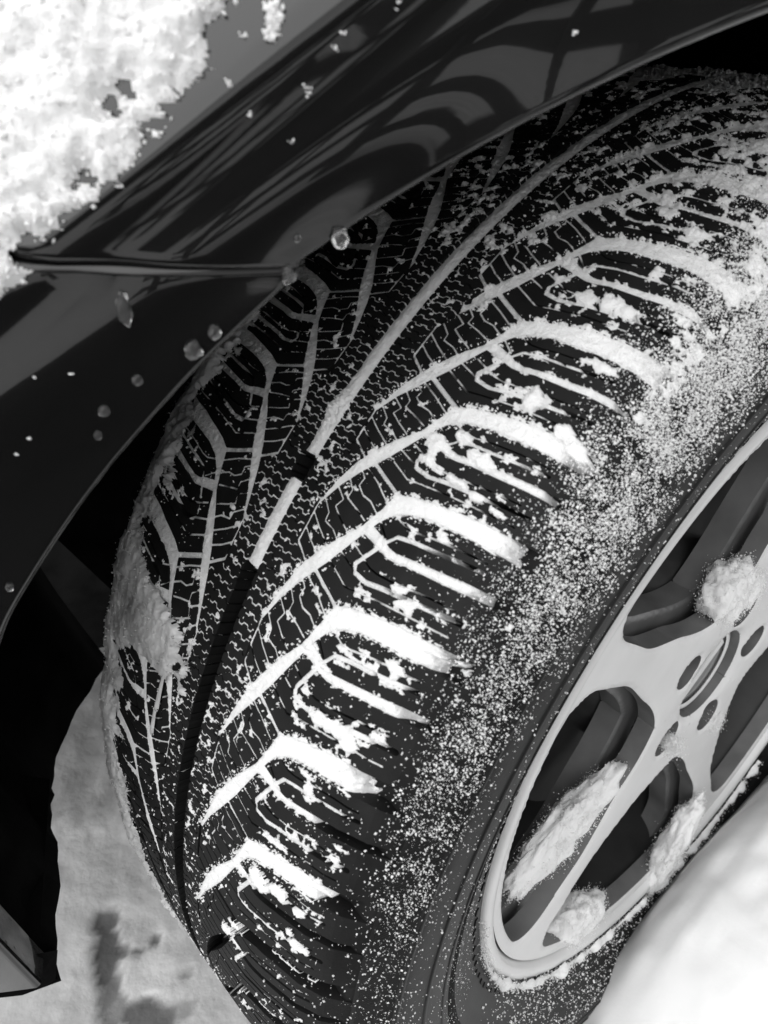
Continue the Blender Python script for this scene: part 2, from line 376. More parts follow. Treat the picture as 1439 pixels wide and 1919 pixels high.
def spoke_mesh(shrink, inner, lug, rin, depth, zfun, edge, ro=.1935, h=.0011):
    xs = np.arange(.02, .206, h); ys = np.arange(-.128, .1281, h)
    X, Y = np.meshgrid(xs, ys, indexing='ij'); r = np.hypot(X, Y); a = np.arctan2(Y, X)
    f = window_field(X, Y, shrink, inner, ro)
    if lug:
        dx = (X - .0488); tear = np.hypot(dx * .92, Y * 1.0) - (.0113 - .10 * np.clip(dx, -.02, .02)); f = np.minimum(f, tear)
    f = np.minimum(f, r - rin); g = f.copy()
    f = np.minimum(f, np.minimum(.2005 - r, (math.radians(36.02) - np.abs(a)) * r))
    V = []; key = {}; E = []
    def cross(p, q):
        k = (p, q) if p < q else (q, p)
        if k not in key:
            t = min(max(f[p] / (f[p] - f[q]), .03), .97); key[k] = len(V)
            V.append((xs[p[0]] + t * (xs[q[0]] - xs[p[0]]), ys[p[1]] + t * (ys[q[1]] - ys[p[1]])))
        return key[k]
    sg = f > 0
    mixed = (sg[:-1, :-1] != sg[1:, :-1]) | (sg[:-1, :-1] != sg[:-1, 1:]) | (sg[:-1, :-1] != sg[1:, 1:])
    for i, j in zip(*np.nonzero(mixed)):
        cs = [(i, j), (i + 1, j), (i + 1, j + 1), (i, j + 1)]; x4 = [cross(cs[k], cs[(k + 1) % 4]) for k in range(4) if sg[cs[k]] != sg[cs[(k + 1) % 4]]]
        for k in range(0, len(x4) - 1, 2): E.append((x4[k], x4[k + 1]))
    P = [Vector((v[0] * 1000, v[1] * 1000)) for v in V]
    for i in range(0, len(xs), 2):
        for j in range(0, len(ys), 2):
            if f[i, j] > .0008: P.append(Vector((xs[i] * 1000, ys[j] * 1000)))
    rv, _, rf, _, _, _ = delaunay_2d_cdt(P, [e for e in E if e[0] != e[1]], [], 0, 1e-5)
    rv = np.array([(v[0] / 1000, v[1] / 1000) for v in rv]); tri = np.array([t for t in rf if len(t) == 3])
    def bil(fl, p):
        x = np.clip((p[:, 0] - xs[0]) / h, 0, len(xs) - 1.001); y = np.clip((p[:, 1] - ys[0]) / h, 0, len(ys) - 1.001)
        a_ = x.astype(int); b_ = y.astype(int); fx = x - a_; fy = y - b_
        return (fl[a_, b_] * (1 - fx) + fl[a_ + 1, b_] * fx) * (1 - fy) + (fl[a_, b_ + 1] * (1 - fx) + fl[a_ + 1, b_ + 1] * fx) * fy
    tri = tri[bil(f, rv[tri].mean(1)) > 0]
    rr = np.hypot(rv[:, 0], rv[:, 1]); gg = np.clip(bil(g, rv) / edge, 0, 1)
    z = zfun(rr, rv) - edge * .8 * (1 - np.sqrt(1 - (1 - gg) ** 2))
    ed = {}
    for t in tri:
        for p, q in ((t[0], t[1]), (t[1], t[2]), (t[2], t[0])):
            k = (min(p, q), max(p, q)); ed[k] = None if k in ed else (p, q)
    wl = np.array([e for e in ed.values() if e is not None]); an_ = np.abs(np.arctan2(rv[:, 1], rv[:, 0])) > math.radians(35.9)
    wl = wl[~(an_[wl[:, 0]] & an_[wl[:, 1]])]             # no walls where neighbouring spokes butt together
    bot = np.unique(wl); nb_ = len(bot); mp = {int(v): len(rv) + i for i, v in enumerate(bot)}
    wq = np.array([(mp[int(p)], mp[int(p)] + nb_, mp[int(q)] + nb_, mp[int(q)]) for p, q in wl])
    XYZ = np.concatenate([np.c_[rv, z], np.c_[rv[bot], z[bot]], np.c_[rv[bot], z[bot] - depth]])
    return XYZ, tri, wq
def to_wheel(XYZ, ang): # local x radial, y tangential, z axial
    r = np.hypot(XYZ[:, 0], XYZ[:, 1]); a = np.arctan2(XYZ[:, 1], XYZ[:, 0]) + ang
    return wheel_pt(XYZ[:, 2], r, a)
zf1 = lambda r, p: np.interp(r, [.03, .036, .045, .07, .12, .19, .2], [.0772, .0790, .0795, .0800, .0815, .0850, .0852]) - .0010 * np.clip(np.abs(p[:, 1]) / .02, 0, 1) ** 2 * (r < .16) * sstep(.07, .1, r)
zf2 = lambda r, p: np.interp(r, [.03, .07, .12, .19, .2], [.060, .062, .064, .068, .069])
S1 = spoke_mesh(0.0, 0.0, True, R_CAP, .011, zf1, .0012)
S2 = spoke_mesh(.0075, .002, True, R_CAP + .004, .014, zf2, .0015, .197)
for a in SPK:
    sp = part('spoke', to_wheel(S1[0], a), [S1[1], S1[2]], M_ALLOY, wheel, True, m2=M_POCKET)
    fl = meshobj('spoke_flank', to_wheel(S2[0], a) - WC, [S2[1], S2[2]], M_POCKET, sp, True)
part('centre_cap', *revolve(np.array([(.0704, .0001), (.0706, .010), (.0702, .020), (.0690, .026), (.0692, .0285), (.0680, .0305), (.060, .031)]), n=72), M_CAP, wheel, True)
V = []
for z in (.0700, .0716):
    for x, y in ((-.0035, -.022), (.0035, -.022), (.0035, .022), (-.0035, .022)): V.append(WC + z * AW + x * E0 * .8 + x * E1 * .6 + y * E1 * .8 - y * E0 * .6)
part('cap_emblem', np.array(V), np.array([(4, 5, 6, 7)] + [(i, (i + 1) % 4, 4 + (i + 1) % 4, 4 + i) for i in range(4)]), M_ALLOY, wheel)
part('cap_ring', *revolve(np.array([(.0706, .0262), (.0718, .0275), (.0714, .0292), (.069, .0298)]), n=72), M_ALLOY, wheel, True)
for a in SPK:                                          # wheel bolts sunk in their holes
    V = []; c = wheel_pt(.062, .0465, a); rad = math.cos(a) * E0 + math.sin(a) * E1; tan = -math.sin(a) * E0 + math.cos(a) * E1
    for z, R_ in ((-.01, .0085), (.002, .0085), (.003, .0075), (.003, .0001)):
        for i in range(6): t_ = i * math.pi / 3; V.append(c + z * AW + R_ * (math.cos(t_) * rad + math.sin(t_) * tan))
    part('wheel_bolt', np.array(V), gridfaces(4, 6, True), M_IRON, wheel)
brake = thing('brake_disc', tuple(WC), label='dark brake disc and drum bell behind the wheel spokes', category='brake')
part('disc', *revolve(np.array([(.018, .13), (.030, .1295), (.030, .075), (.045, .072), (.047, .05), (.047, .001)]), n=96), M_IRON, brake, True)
cal = []
for rr in (.09, .145):
    for s_ in (.005, .052):
        for a in np.radians(np.linspace(250, 300, 9)): cal.append(wheel_pt(s_, rr, a))
cal = np.array(cal).reshape(4, 9, 3)[[0, 1, 3, 2, 0]].reshape(-1, 3)
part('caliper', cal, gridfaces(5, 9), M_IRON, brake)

# ================================================================== car body
A0 = np.array([.267, .3095]); AN = np.array([.539, .842])
def body_d(u, w):
    t = (u - A0[0]) * AN[0] + (w - A0[1]) * AN[1]
    lo = np.minimum(t, 0); hi = np.maximum(t, 0)
    d = .148 - .0062 * sstep(.150, .215, u) * (1 - np.exp(-(lo / .034) ** 4)) + .0018 * (1 - np.exp(lo / .012))
    d = d - .75 * (np.sqrt((hi + .0) ** 2 + .012 ** 2) - .012) - 1.5 * np.maximum(hi - .01, 0) ** 2
    d = d + .0016 * np.exp(-((t - .006) / .0045) ** 2) - .0012 * np.exp(-((t + .006) / .005) ** 2)   # pressed character line
    d = d - .9 * np.maximum(u - .25, 0) ** 2
    return d
def hit_body(px, py, lift=0):
    r = ray(px, py); ts = np.linspace(.08, .9, 8000); P = CAM + ts[:, None] * r - WC
    u, w, d = P @ BF, P @ E0, P @ BN
    k = np.argmax(d < body_d(u, w) + lift); return u[k], w[k]
def resample(P, n):
    P = np.asarray(P, float); L = np.r_[0, np.cumsum(np.hypot(*np.diff(P, axis=0).T))]; t = np.linspace(0, L[-1], n)
    return np.stack([np.interp(t, L, P[:, 0]), np.interp(t, L, P[:, 1])], 1)
def smooth(P, it=30):
    P = P.copy()
    for _ in range(it): P[1:-1] = .5 * P[1:-1] + .25 * (P[:-2] + P[2:])
    return P
car = thing('car_body', (0.1, .5, 0), label='dark glossy car front corner with fender and bumper around the wheel arch', category='car')
RE = .0026
def panel(edge, dirs, reach, name, roll_gap, gap_dir):
    # edge: (n,2) along the arch; dirs: outward direction at each; the last (or first) column is the edge on the panel gap
    n = len(edge); js = np.r_[0, np.cumsum(np.geomspace(.0012, .016, 34))]; js = js / js[-1] * reach
    UW = edge[:, None] + js[None, :, None] * dirs[:, None]
    D = body_d(UW[..., 0], UW[..., 1]); G = np.concatenate([UW, D[..., None]], -1)
    rows = []
    for ph in (85, 60, 35, 15):                        # rolled edge towards the arch
        p = math.radians(ph); e = edge - dirs * RE * math.sin(p)
        rows.append(np.c_[e, body_d(edge[:, 0], edge[:, 1]) - RE * (1 - math.cos(p))])
    inn = np.c_[edge - dirs * RE, body_d(edge[:, 0], edge[:, 1]) - .016]
    G = np.concatenate([inn[:, None]] + [r[:, None] for r in rows] + [G], 1)
    ex = []
    for ph in (15, 35, 60, 85):
        p = math.radians(ph); c = G[-1].copy(); c[:, :2] += gap_dir * RE * math.sin(p); c[:, 2] -= RE * (1 - math.cos(p)); ex.append(c)
    c = G[-1].copy(); c[:, :2] += gap_dir * RE; c[:, 2] -= .02; ex.append(c)
    G = np.concatenate([G, np.array(ex)], 0)
    V = body_pt(G[..., 0], G[..., 1], G[..., 2]).reshape(-1, 3)
    return part(name, V, gridfaces(G.shape[0], G.shape[1]), M_PAINT, car, True)
arch_up = [(1750, -95), (1600, -48)] + [(1439, 8), (1330, 53), (1230, 97), (1130, 145), (1020, 200), (900, 265), (800, 325), (720, 375), (640, 428), (585, 468), (548, 490)]
arch_uw = []
for q in arch_up: arch_uw.append(hit_body(*q))
ext = [(-.16, .33), (-.08, .357), (0, .372)]
eu = smooth(resample(np.array(ext + arch_uw), 130), 10)
g0 = np.array(hit_body(548, 490)); g1 = np.array(hit_body(0, 462)); gdir = (g1 - g0) / np.linalg.norm(g1 - g0)
ra = np.arctan2(eu[:, 1], eu[:, 0]); ga = math.atan2(gdir[1], gdir[0])
wgt = sstep(.45, 1.0, np.linspace(0, 1, len(eu))); aa = ra * (1 - wgt) + ga * wgt
panel(eu, np.stack([np.cos(aa), np.sin(aa)], 1), .30, 'fender', True, np.array([gdir[1], -gdir[0]]))
arch_lo = [(532, 527), (440, 612), (350, 697), (270, 787), (200, 867), (130, 960), (70, 1050), (0, 1165)]
lo_uw = [hit_body(*q) for q in arch_lo] + [(.352, .12), (.370, .022), (.3590, -.036)]
el = smooth(resample(np.array(lo_uw[::-1]), 130), 10)
h0 = np.array(hit_body(532, 516)); el[-1] = h0
ga2 = ga - .02; wl_ = sstep(.3, 1, np.linspace(0, 1, len(el))); ab = -.15 * (1 - wl_) + ga2 * wl_
gd2 = np.array([math.cos(ga2), math.sin(ga2)])
panel(el, np.stack([np.cos(ab), np.sin(ab)], 1), .22, 'bumper', True, np.array([-gd2[1], gd2[0]]))
# rubber-dark back wall of the panel gap
gm = [(g0 + h0) / 2 - gd2 * .004 + gd2 * t for t in np.linspace(0, .2, 30)]; gm = np.array(gm)
gn = np.array([-gd2[1], gd2[0]]); gw = []
for o in (-.006, .006):
    P = gm + gn * o; gw.append(body_pt(P[:, 0], P[:, 1], body_d(P[:, 0], P[:, 1]) - .009))
part('gap_seal', np.concatenate(gw), gridfaces(2, 30), M_PLAST, car)
# wheel arch liner: barrel over the tyre, inner wall, and the curved front piece that ends above the ground
th = np.radians(np.linspace(-75, 53, 60)); LR = .385; G = []
for d, rr in ((.128, .372), (.10, .385), (-.12, .39), (-.14, .2)):
    G.append(body_pt(rr * np.sin(th), rr * np.cos(th), np.full(60, d)))
part('arch_liner', np.concatenate(G), gridfaces(4, 60), M_PLAST, car, True)
bnd = []
for (px, py), d in zip([(205, 1240), (190, 1262), (130, 1340), (97, 1470), (95, 1490), (100, 1540), (108, 1610), (110, 1750), (108, 1840)], [-.16, -.12, -.08, -.02, 0, .03, .06, .095, .115]):
    r = ray(px, py); t = ((WC - CAM) @ BN + d) / (r @ BN); P = CAM + t * r - WC; bnd.append((P @ BF, P @ E0, d))
bnd = np.array(bnd); tt = np.linspace(0, 1, 40); L = np.linspace(0, 1, len(bnd))
bq = np.stack([np.interp(tt, L, bnd[:, i]) for i in range(3)], 1); bq = smooth(bq, 8); bq[:, 0] += .0012 * np.sin(tt * 23) + .0008 * np.sin(tt * 61)
kk = np.linspace(0, 1, 12); G = []
for i in range(40):
    u, w, d = bq[i]; dt = np.clip(d, -.16, .118); a0 = math.radians(52); ps = np.array([.386 * math.sin(a0), .386 * math.cos(a0), dt])
    if d > .1: ps[:2] *= .955
    G.append([ps * (1 - k) + bq[i] * k + np.array([.055, .03, 0]) * math.sin(math.pi * k) for k in kk] + [bq[i] + np.array([.02, -.004, 0]), bq[i] + np.array([.25, .03, -.02])])
G = np.array(G); part('front_liner', body_pt(G[..., 0], G[..., 1], G[..., 2]).reshape(-1, 3), gridfaces(40, 14), M_PLAST, car, True)
un = [(.40, -.11, -.17), (.75, -.11, -.17), (.75, -.11, -1.3), (-1.2, -.11, -1.3), (-1.2, -.11, -.17)]
part('underbody', np.array([body_pt(*p) for p in un]), np.array([(0, 1, 2, 3, 4)]), M_PLAST, car)
part('inner_wall', np.array([body_pt(u, w, -.165) for u, w in ((-.45, -.1), (.30, -.1), (.40, .1), (.42, .45), (-.45, .45))]), np.array([(0, 1, 2, 3, 4)]), M_PLAST, car)
part('hood_inside', np.array([body_pt(u, .46, d) for u, d in ((-.5, .0), (.5, .0), (.5, -.3), (-.5, -.3))]), np.array([(0, 1, 2, 3)]), M_PLAST, car)
# under-edge of the bumper and the small plastic flap at its corner
e0 = np.array([(.3590, -.036), (.372, -.0312), (.39, -.030), (.45, -.028), (.55, -.028)])
G = [np.c_[e0, body_d(e0[:, 0], e0[:, 1]) - k] + np.array([0, -z, 0]) for k, z in ((.001, .0), (.006, .002), (.05, .0), (.12, .0))]
G = np.array(G); part('bumper_underside', body_pt(G[..., 0], G[..., 1], G[..., 2]).reshape(-1, 3), gridfaces(4, 5), M_PLAST, car)
fp = []
for (px, py), d in (((60, 1790), .122), ((108, 1780), .116), ((104, 1836), .116), ((90, 1846), .118), ((76, 1826), .121), ((60, 1790), .100), ((108, 1780), .098), ((104, 1836), .098), ((90, 1846), .1), ((76, 1826), .102)):
    r = ray(px, py); t = ((WC - CAM) @ BN + d) / (r @ BN); fp.append(CAM + t * r)
part('corner_flap', np.array(fp), [np.array([(0, 1, 2, 3, 4)]), np.array([(i, (i + 1) % 5, 5 + (i + 1) % 5, 5 + i) for i in range(5)])], M_PLAST, car)

# ================================================================== ground, snow bank, the place behind the camera
def ground_hit(px, py, z=0.0):
    r = ray(px, py); t = (z - CAM[2]) / r[2]; return CAM + t * r
xs = np.r_[np.linspace(-40, -1.3, 14), np.r_[np.arange(-1.2, -.6, .012), np.arange(-.6, .2, .004), np.arange(.2, 1.2, .012)], np.linspace(1.3, 40, 14)]
ys = np.r_[np.linspace(-40, -1.3, 14), np.r_[np.arange(-1.2, -.5, .012), np.arange(-.5, .35, .004), np.arange(.35, 1.3, .012)], np.linspace(1.4, 40, 14)]
X, Y = np.meshgrid(xs, ys, indexing='ij')
loc = (np.abs(X) < 1.15) & (np.abs(Y) < 1.15)
Z = np.where(loc, .010 * fbm(X * 9, Y * 9, 2) + .005 * fbm(X * 40, Y * 40, 5), 0)
wet = np.zeros(X.shape)
def blot(px, py, rx, ry, amt=1.0):
    global wet
    c = ground_hit(px, py); n_ = (fbm(X * 70, Y * 70, 11) * .9 + fbm(X * 200, Y * 200, 12) * .25)
    d = np.hypot((X - c[0]) / rx, (Y - c[1]) / ry); wet = np.maximum(wet, amt * sstep(1.25, .75, d + n_))
for a in [(195, 1730, .011, .012, .8), (200, 1765, .009, .02, .85), (203, 1810, .009, .02, .85), (205, 1855, .009, .02, .75), (215, 1885, .010, .014, .6), (230, 1785, .0055, .006, .7), (262, 1780, .005, .004, .65), (290, 1757, .005, .006, .65), (268, 1892, .016, .010, .8), (292, 1908, .02, .012, .75), (345, 1895, .008, .008, .45), (350, 1823, .005, .004, .35), (140, 1400, .05, .10, .3), (180, 1450, .04, .05, .2)]: blot(*a)  # the last two only darken the ground broadly and faintly beneath the car
Z -= .004 * wet
g_ob = meshobj('ground', np.stack([X, Y, Z], -1).reshape(-1, 3), gridfaces(len(xs), len(ys)), M_SNOW, None, True, kind='structure', label='trodden slushy snow on the ground under the car', category='ground')
at = g_ob.data.attributes.new('wet', 'FLOAT', 'POINT'); at.data.foreach_set('value', wet.ravel().astype(np.float32))
mg = mat('slushy_snow_ground', .55, .55, .35, bump=[(60, .4, .006), (300, .15, .001)]); t = mg.node_tree
b = t.nodes['Principled BSDF']; an = t.nodes.new('ShaderNodeAttribute'); an.attribute_name = 'wet'
nz = t.nodes.new('ShaderNodeTexNoise'); nz.inputs['Scale'].default_value = 14; nz.inputs['Detail'].default_value = 6
tc = t.nodes.new('ShaderNodeTexCoord'); t.links.new(tc.outputs['Object'], nz.inputs['Vector'])
mr = t.nodes.new('ShaderNodeMapRange'); mr.inputs['From Min'].default_value = .3; mr.inputs['From Max'].default_value = .7; mr.inputs['To Min'].default_value = .52; mr.inputs['To Max'].default_value = .80
t.links.new(nz.outputs['Fac'], mr.inputs['Value'])
mx = t.nodes.new('ShaderNodeMix'); mx.data_type = 'RGBA'
t.links.new(an.outputs['Fac'], mx.inputs[0]); t.links.new(mr.outputs['Result'], mx.inputs[6]); mx.inputs[7].default_value = (.035, .035, .035, 1)
t.links.new(mx.outputs[2], b.inputs['Base Color']); g_ob.data.materials.clear(); g_ob.data.materials.append(mg)

# unseen dark strip added behind the camera to darken what the paint mirrors
rc_ = np.r_[-9, -5, -2, np.arange(-1.2, 1.2, .02), 2, 5, 9]
re_ = np.interp(rc_, [-9, -.75, -.5, -.28, -.14, -.02, .12, .3, .6, 9], [1.0, 1.05, 1.27, 1.2, .95, .66, .50, .46, .5, .55]) + .05 * fbm(rc_ * 7, rc_ * 0, 3) + .03 * fbm(rc_ * 30, rc_ * 0, 6)
rd = np.concatenate([np.array([0, 0, .014]) + BN * re_[:, None] + BF * rc_[:, None], np.array([0, 0, .014]) + BN * 1.5 + BF * rc_[:, None]])
meshobj('reflection_strip', rd, gridfaces(2, len(rc_)), mat('reflection_strip_dark', .02, .85, .1, var=(3, .012, .03)), None, kind='structure', label='dark ground strip added out of view to darken the paint reflections', category='reflection_strip')
# snow bank against the lower rear half of the wheel: a low ridge along the outer face
se = np.linspace(-.62, .30, 190); ss = np.linspace(.088, .46, 100)
SE, SS = np.meshgrid(se, ss, indexing='ij')
top = np.interp(SE, [-.62, -.3, -.12, -.02, .03, .06, .09, .13, .2, .3], [.165, .178, .172, .160, .148, .126, .074, .032, .012, .004])
cross_ = np.interp(SS, [.088, .10, .112, .13, .18, .26, .36, .46], [.45, .72, .9, 1.0, 1.02, .9, .55, .1])
H = top * cross_ + .018 * fbm(SE * 18, SS * 18, 21) * sstep(0, .06, top) + .006 * fbm(SE * 80, SS * 80, 22)
Pb = SE[..., None] * E1 + SS[..., None] * AW + H[..., None] * E0
meshobj('snow_bank', Pb.reshape(-1, 3), gridfaces(len(se), len(ss)), M_BANK, None, True, label='smooth bright snow bank heaped against the bottom of the wheel', category='snow')

fence = thing('rail_fence', tuple(BN * 1.65 + BF * (-.9)), label='dark wooden rail fence with cross braces mirrored in the fender paint', category='fence')
def bar(name, p, q, w, h):
    p, q = np.array(p, float), np.array(q, float); a = (q - p) / np.linalg.norm(q - p); up = np.array([0, 0, 1.0]) if abs(a[2]) < .9 else BF
    s_ = np.cross(a, up); s_ /= np.linalg.norm(s_); u_ = np.cross(s_, a); V = []
    for c in (p, q):
        for i, j in ((-1, -1), (1, -1), (1, 1), (-1, 1)): V.append(c + s_ * w * i / 2 + u_ * h * j / 2)
    V = np.array(V); part(name, V, np.array([(0, 1, 2, 3), (4, 7, 6, 5)] + [(i, 4 + i, 4 + (i + 1) % 4, (i + 1) % 4) for i in range(4)]), M_WOOD, fence)
fb = lambda a, c, z: BN * (1.65 + a) + BF * c + E0 * z
for c in np.arange(-3.75, .6, .5): bar('post', fb(0, c, 0), fb(0, c, .98), .07, .07)
for z in (.14, .34, .54, .74, .92): bar('rail', fb(-.05, -3.9, z), fb(-.05, .4, z), .025, .075)
for c in np.arange(-3.75, .0, .5): bar('brace', fb(-.08, c + .05, .9), fb(-.08, c + .45, .12), .015, .035)
hp = []; hc = np.linspace(-35, 35, 60)
for a, z in ((18.2, 0), (18.0, 1.6), (18.3, 3.2), (19.2, 4.0), (21.5, 3.6), (21.7, 0)):
    for c in hc: hp.append(BN * (a + .5 * float(fbm(c * .9, z * 2, 4))) + BF * c + E0 * max(0, z + (.9 * float(fbm(c * .7, a, 8)) if z > .5 else 0)))
meshobj('hedge', np.array(hp), gridfaces(6, 60), M_HEDGE, None, True, label='dark evergreen hedge beyond the fence', category='hedge')

# ================================================================== snow on the tyre
TH0, TH1, ST = -4.0, 106.0, 0.42
sg_ = np.arange(-96.5, 96.6, ST); tg = np.arange(TH0, TH1, math.degrees(ST / 316.0))
S, T = np.meshgrid(sg_, tg, indexing='ij'); ARC = np.radians(T) * 316.0
right = S > 0; A = np.abs(S)
Q = q_of(T) - np.where(right, 0, .5)
fM, fS, fN, fK, fT, fB, fSi, fBl, fAl = [samp(f, S, Q) for f in (FM, FS, FN, FK, FT, FB, FSI, FBLK, FALL)]
n6 = fbm(S / 6, ARC / 6, 31); n3 = fbm(S / 2.6, ARC / 2.6, 37); n1 = fbm(S / 1.0, ARC / 1.0, 41); n15 = fbm(S / 16, ARC / 16, 47)
def mid(s, a, b): return (np.interp(s, [p[0] for p in a], [p[1] for p in a]) + np.interp(s, [p[0] for p in b], [p[1] for p in b])) / 2
qm_ = mid(A, UP, LO); idm = np.round(Q - qm_); upm = (Q - qm_) < idm
qs_ = mid(A, SU, SL); ids = np.round(Q - qs_)
def table(d, ids_, default):
    o = np.full(ids_.shape, float(default))
    for k, v in d.items(): o[ids_ == k] = v
    return o
def layer(h, lvl, pres): return np.maximum(h, -9 + (lvl + 9) * sstep(-.3, .15, pres))
H = np.full(S.shape, -11.0)
# main lateral grooves
smax = table({-8: 99, -7: 99, -6: 97, -5: 96, -4: 92, -3: 91, -2: 87, -1: 85, 0: 83, 1: 76, 2: 80, 3: 0, 4: 0, 5: 0, 6: 0, 7: 0}, idm, 0)
smin = table({3: 29, -4: 20}, idm, 0)
pres = np.minimum((smax - A) / 14 + n6 * .7 + n3 * .6, (A - smin) / 6 + .3 + n3); pres = np.where(right, pres, np.minimum(.9, (90 - A) / 20) - np.clip((T - 78) / 8, 0, 2) + n6 * .8)
lvl = np.where(right, -.45, -.5) + .7 * n3 + .7 * n1 - 3.5 * np.clip((A - smax + 9) / 12, 0, 1.3) ** 2 * right
H = np.where(fM < .5, layer(H, lvl, pres), H)
# fluff lying over the upper lips of the grooves
fl = (.5 + 4.5 * n3 + 3.0 * n1) * np.where(upm, 1.0, .35) + np.where((A > 46) & right, .5, -.5)
H = np.where((fM > 0) & (fM < fl) & right & (pres > .1), np.maximum(H, .25 + 1.0 * n1 + .35 * (fl - fM)), H)
# secondary grooves, connectors, slots, sipes
ssm = table({-7: 99, -6: 97, -5: 95, -4: 91, -3: 88, -2: 86, -1: 83, 0: 82, 1: 66, 2: 51, 3: 44, 4: 42}, ids, 0)
pS = np.where(right, (ssm - A) / 12 + n6 * .9, np.minimum(.9, (80 - A) / 20) - np.clip((T - 76) / 8, 0, 2) + n6)
H = np.where(fS < .4, layer(H, -.7 + 1.2 * n3 + .7 * n1, pS), H)
fl2 = 0 + 3.5 * n3 + 2.5 * n1
H = np.where((fS > 0) & (fS < fl2) & right & (pS > .1), np.maximum(H, .15 + .9 * n1 + .3 * (fl2 - fS)), H)
H = np.where(fK < .3, layer(H, -.9 + .9 * n3 + .4 * n1, .55 - np.clip((T - 76) / 5, 0, 2) + n6 * 1.2), H)
H = np.where(fN < .3, layer(H, -.6 + .7 * n3 + .3 * n1, .35 - np.clip((T - 72) / 6, 0, 2) + n6 * 1.2), H)
fade = np.clip((T - 74) / 10, 0, 1)
H = np.where(fT < .3, layer(H, -.6 + 1.0 * n3 + .5 * n1, np.where(right, (75 - A) / 26 + n6 * 2.2 - fade * .8, .2 + n6 * 2)), H)
H = np.where(fB < .3, layer(H, -.6 + 1.0 * n3 + .5 * n1, np.where(right, (78 - A) / 26 + n6 * 2.2 - fade * .8, .2 + n6 * 2)), H)
rib = (A > 3.7) & (A < 40)
H = np.where(fSi < .3, layer(H, -.30 + .35 * n3 + .2 * n1, np.where(A < 16, .30 - fade * .3 + n6 * 1.3 + .9 * n3, np.where(rib, .34 - fade * .7 + n6 * 1.2 + .6 * n3, .06 + n6 * 1.8))), H)
# loose crumbs beside the sipes and slots
f2 = np.minimum(np.minimum(fT, fB), fSi)
cr = n3 * 1.6 + n6 * 1.4 + np.where(right & (A > 44) & (A < 82), -.06, -.3) - fade * .5 + np.where((T < 30) & (A < 44), .18, 0)
H = np.where((fAl > 0) & (f2 < 1.4) & (cr > .12), np.maximum(H, .1 + 2.2 * (cr - .12) + .5 * n1), H)
cr2 = n3 * 1.7 + n1 * .9 + np.where(A < 16, -.46 + np.where(T > 66, .22, 0), -.75)
H = np.where((cr2 > .12) & (fAl > -.2), np.maximum(H, .05 + .8 * (cr2 - .12)), H)
# patches of powder on the outer blocks and towards the top of the wheel
pw = n15 * 1.1 + n6 * 1.0 + n3 * 1.1 + n1 * .9 - .70 + np.where(right, (.18 + .5 * sstep(44, 30, T)) * sstep(76, 92, A) * sstep(66, 46, T) + .6 * sstep(40, 60, A) * sstep(30, 12, T) + .34 * sstep(24, 8, T), -.3 + .25 * sstep(26, 6, T))
# clumps seen on the blocks
for px, py, rs_, ra_, hh in [(1005, 752, 4, 6, 5), (1060, 815, 6, 4, 3), (1085, 850, 6, 4, 3), (898, 935, 5, 3, 3.4), (860, 905, 8, 2, 1.2), (935, 965, 6, 2, 1.4), (632, 1362, 8, 5, 4), (600, 1345, 8, 4, 2.2), (655, 1395, 6, 3, 2.4), (745, 1250, 7, 3, 2), (490, 1650, 8, 6, 3.4), (525, 1672, 7, 4, 2.6), (560, 1772, 7, 2.2, 2.2), (545, 1745, 4, 2.5, 1.6), (760, 1135, 6, 3, 2), (745, 1105, 4, 3, 1.6), (830, 1008, 4, 3, 1.8), (1150, 570, 9, 5, 2.4), (1180, 590, 7, 4, 2.4), (1100, 560, 8, 4, 1.6), (1130, 690, 9, 3, 1.4), (820, 830, 7, 4, 1.5), (800, 860, 6, 4, 1.2), (1250, 400, 8, 4, 2.0), (1300, 440, 8, 4, 1.4), (870, 820, 6, 3, 1.2), (900, 860, 9, 3, 1.4), (610, 1250, 5, 2, 1.0), (575, 1450, 6, 2, 1.2), (640, 1590, 5, 1.5, .8), (560, 1710, 6, 2, 1.0), (425, 1738, 5, 4, 2.2), (440, 1728, 5, 3, 1.8)]:
    cs, ct = hit_tread(px, py)
    g = np.exp(-(((S - cs) / rs_) ** 2 + ((T - ct) * 5.515 / ra_) ** 2) * 1.1)
    pw = np.maximum(pw, -1.0 + g * 1.75 + n3 * 1.1 + n6 * .5 + n1 * .6)
    H = np.where(g > .2, np.maximum(H, np.where(pw > .05, hh * (g - .2) + 1.2 * n3 + .9 * n1, -11)), H)
H = np.where(pw > .05, np.maximum(H, .1 + 2.0 * np.minimum(pw - .05, .8) + .8 * n1), H)
# centre groove: packed down to 47 deg, one loose plug, then empty
cg = A < 4.4
gap_end = 46.9 + .5 * n3; pc = np.maximum(sstep(gap_end + .4, gap_end - .1, T), sstep(48.7, 49.1, T + .4 * n3) * sstep(55.7, 55.2, T + .4 * n3))
crown = -.2 - (A / 3.9) ** 2 * 1.1
H = np.where(cg, np.where(pc > .5, crown + .9 * n3 + .5 * n1 + 1.6 * np.exp(-((T - 43.5) / 1.3) ** 2) * (1 + 3 * n1), -11), H)
H = np.where(cg & (T < 22), H + .5 * n6, H)
keep = (H > -8.5) & ~((fAl > .9) & (H < -.25))
Rv = (r_top(S / 1000) + H / 1000)
V = wheel_pt(S / 1000, Rv, np.radians(T)).reshape(-1, 3); Fq = gridfaces(*S.shape)
kq = keep.ravel()[Fq]; Fq = Fq[kq.sum(1) >= 3]
V, Fq = compact(V, Fq)
meshobj('snow_in_tread', V, Fq, M_SNOW, None, True, kind='stuff', label='white snow packed in the tyre tread grooves and dusted over the blocks', category='snow')

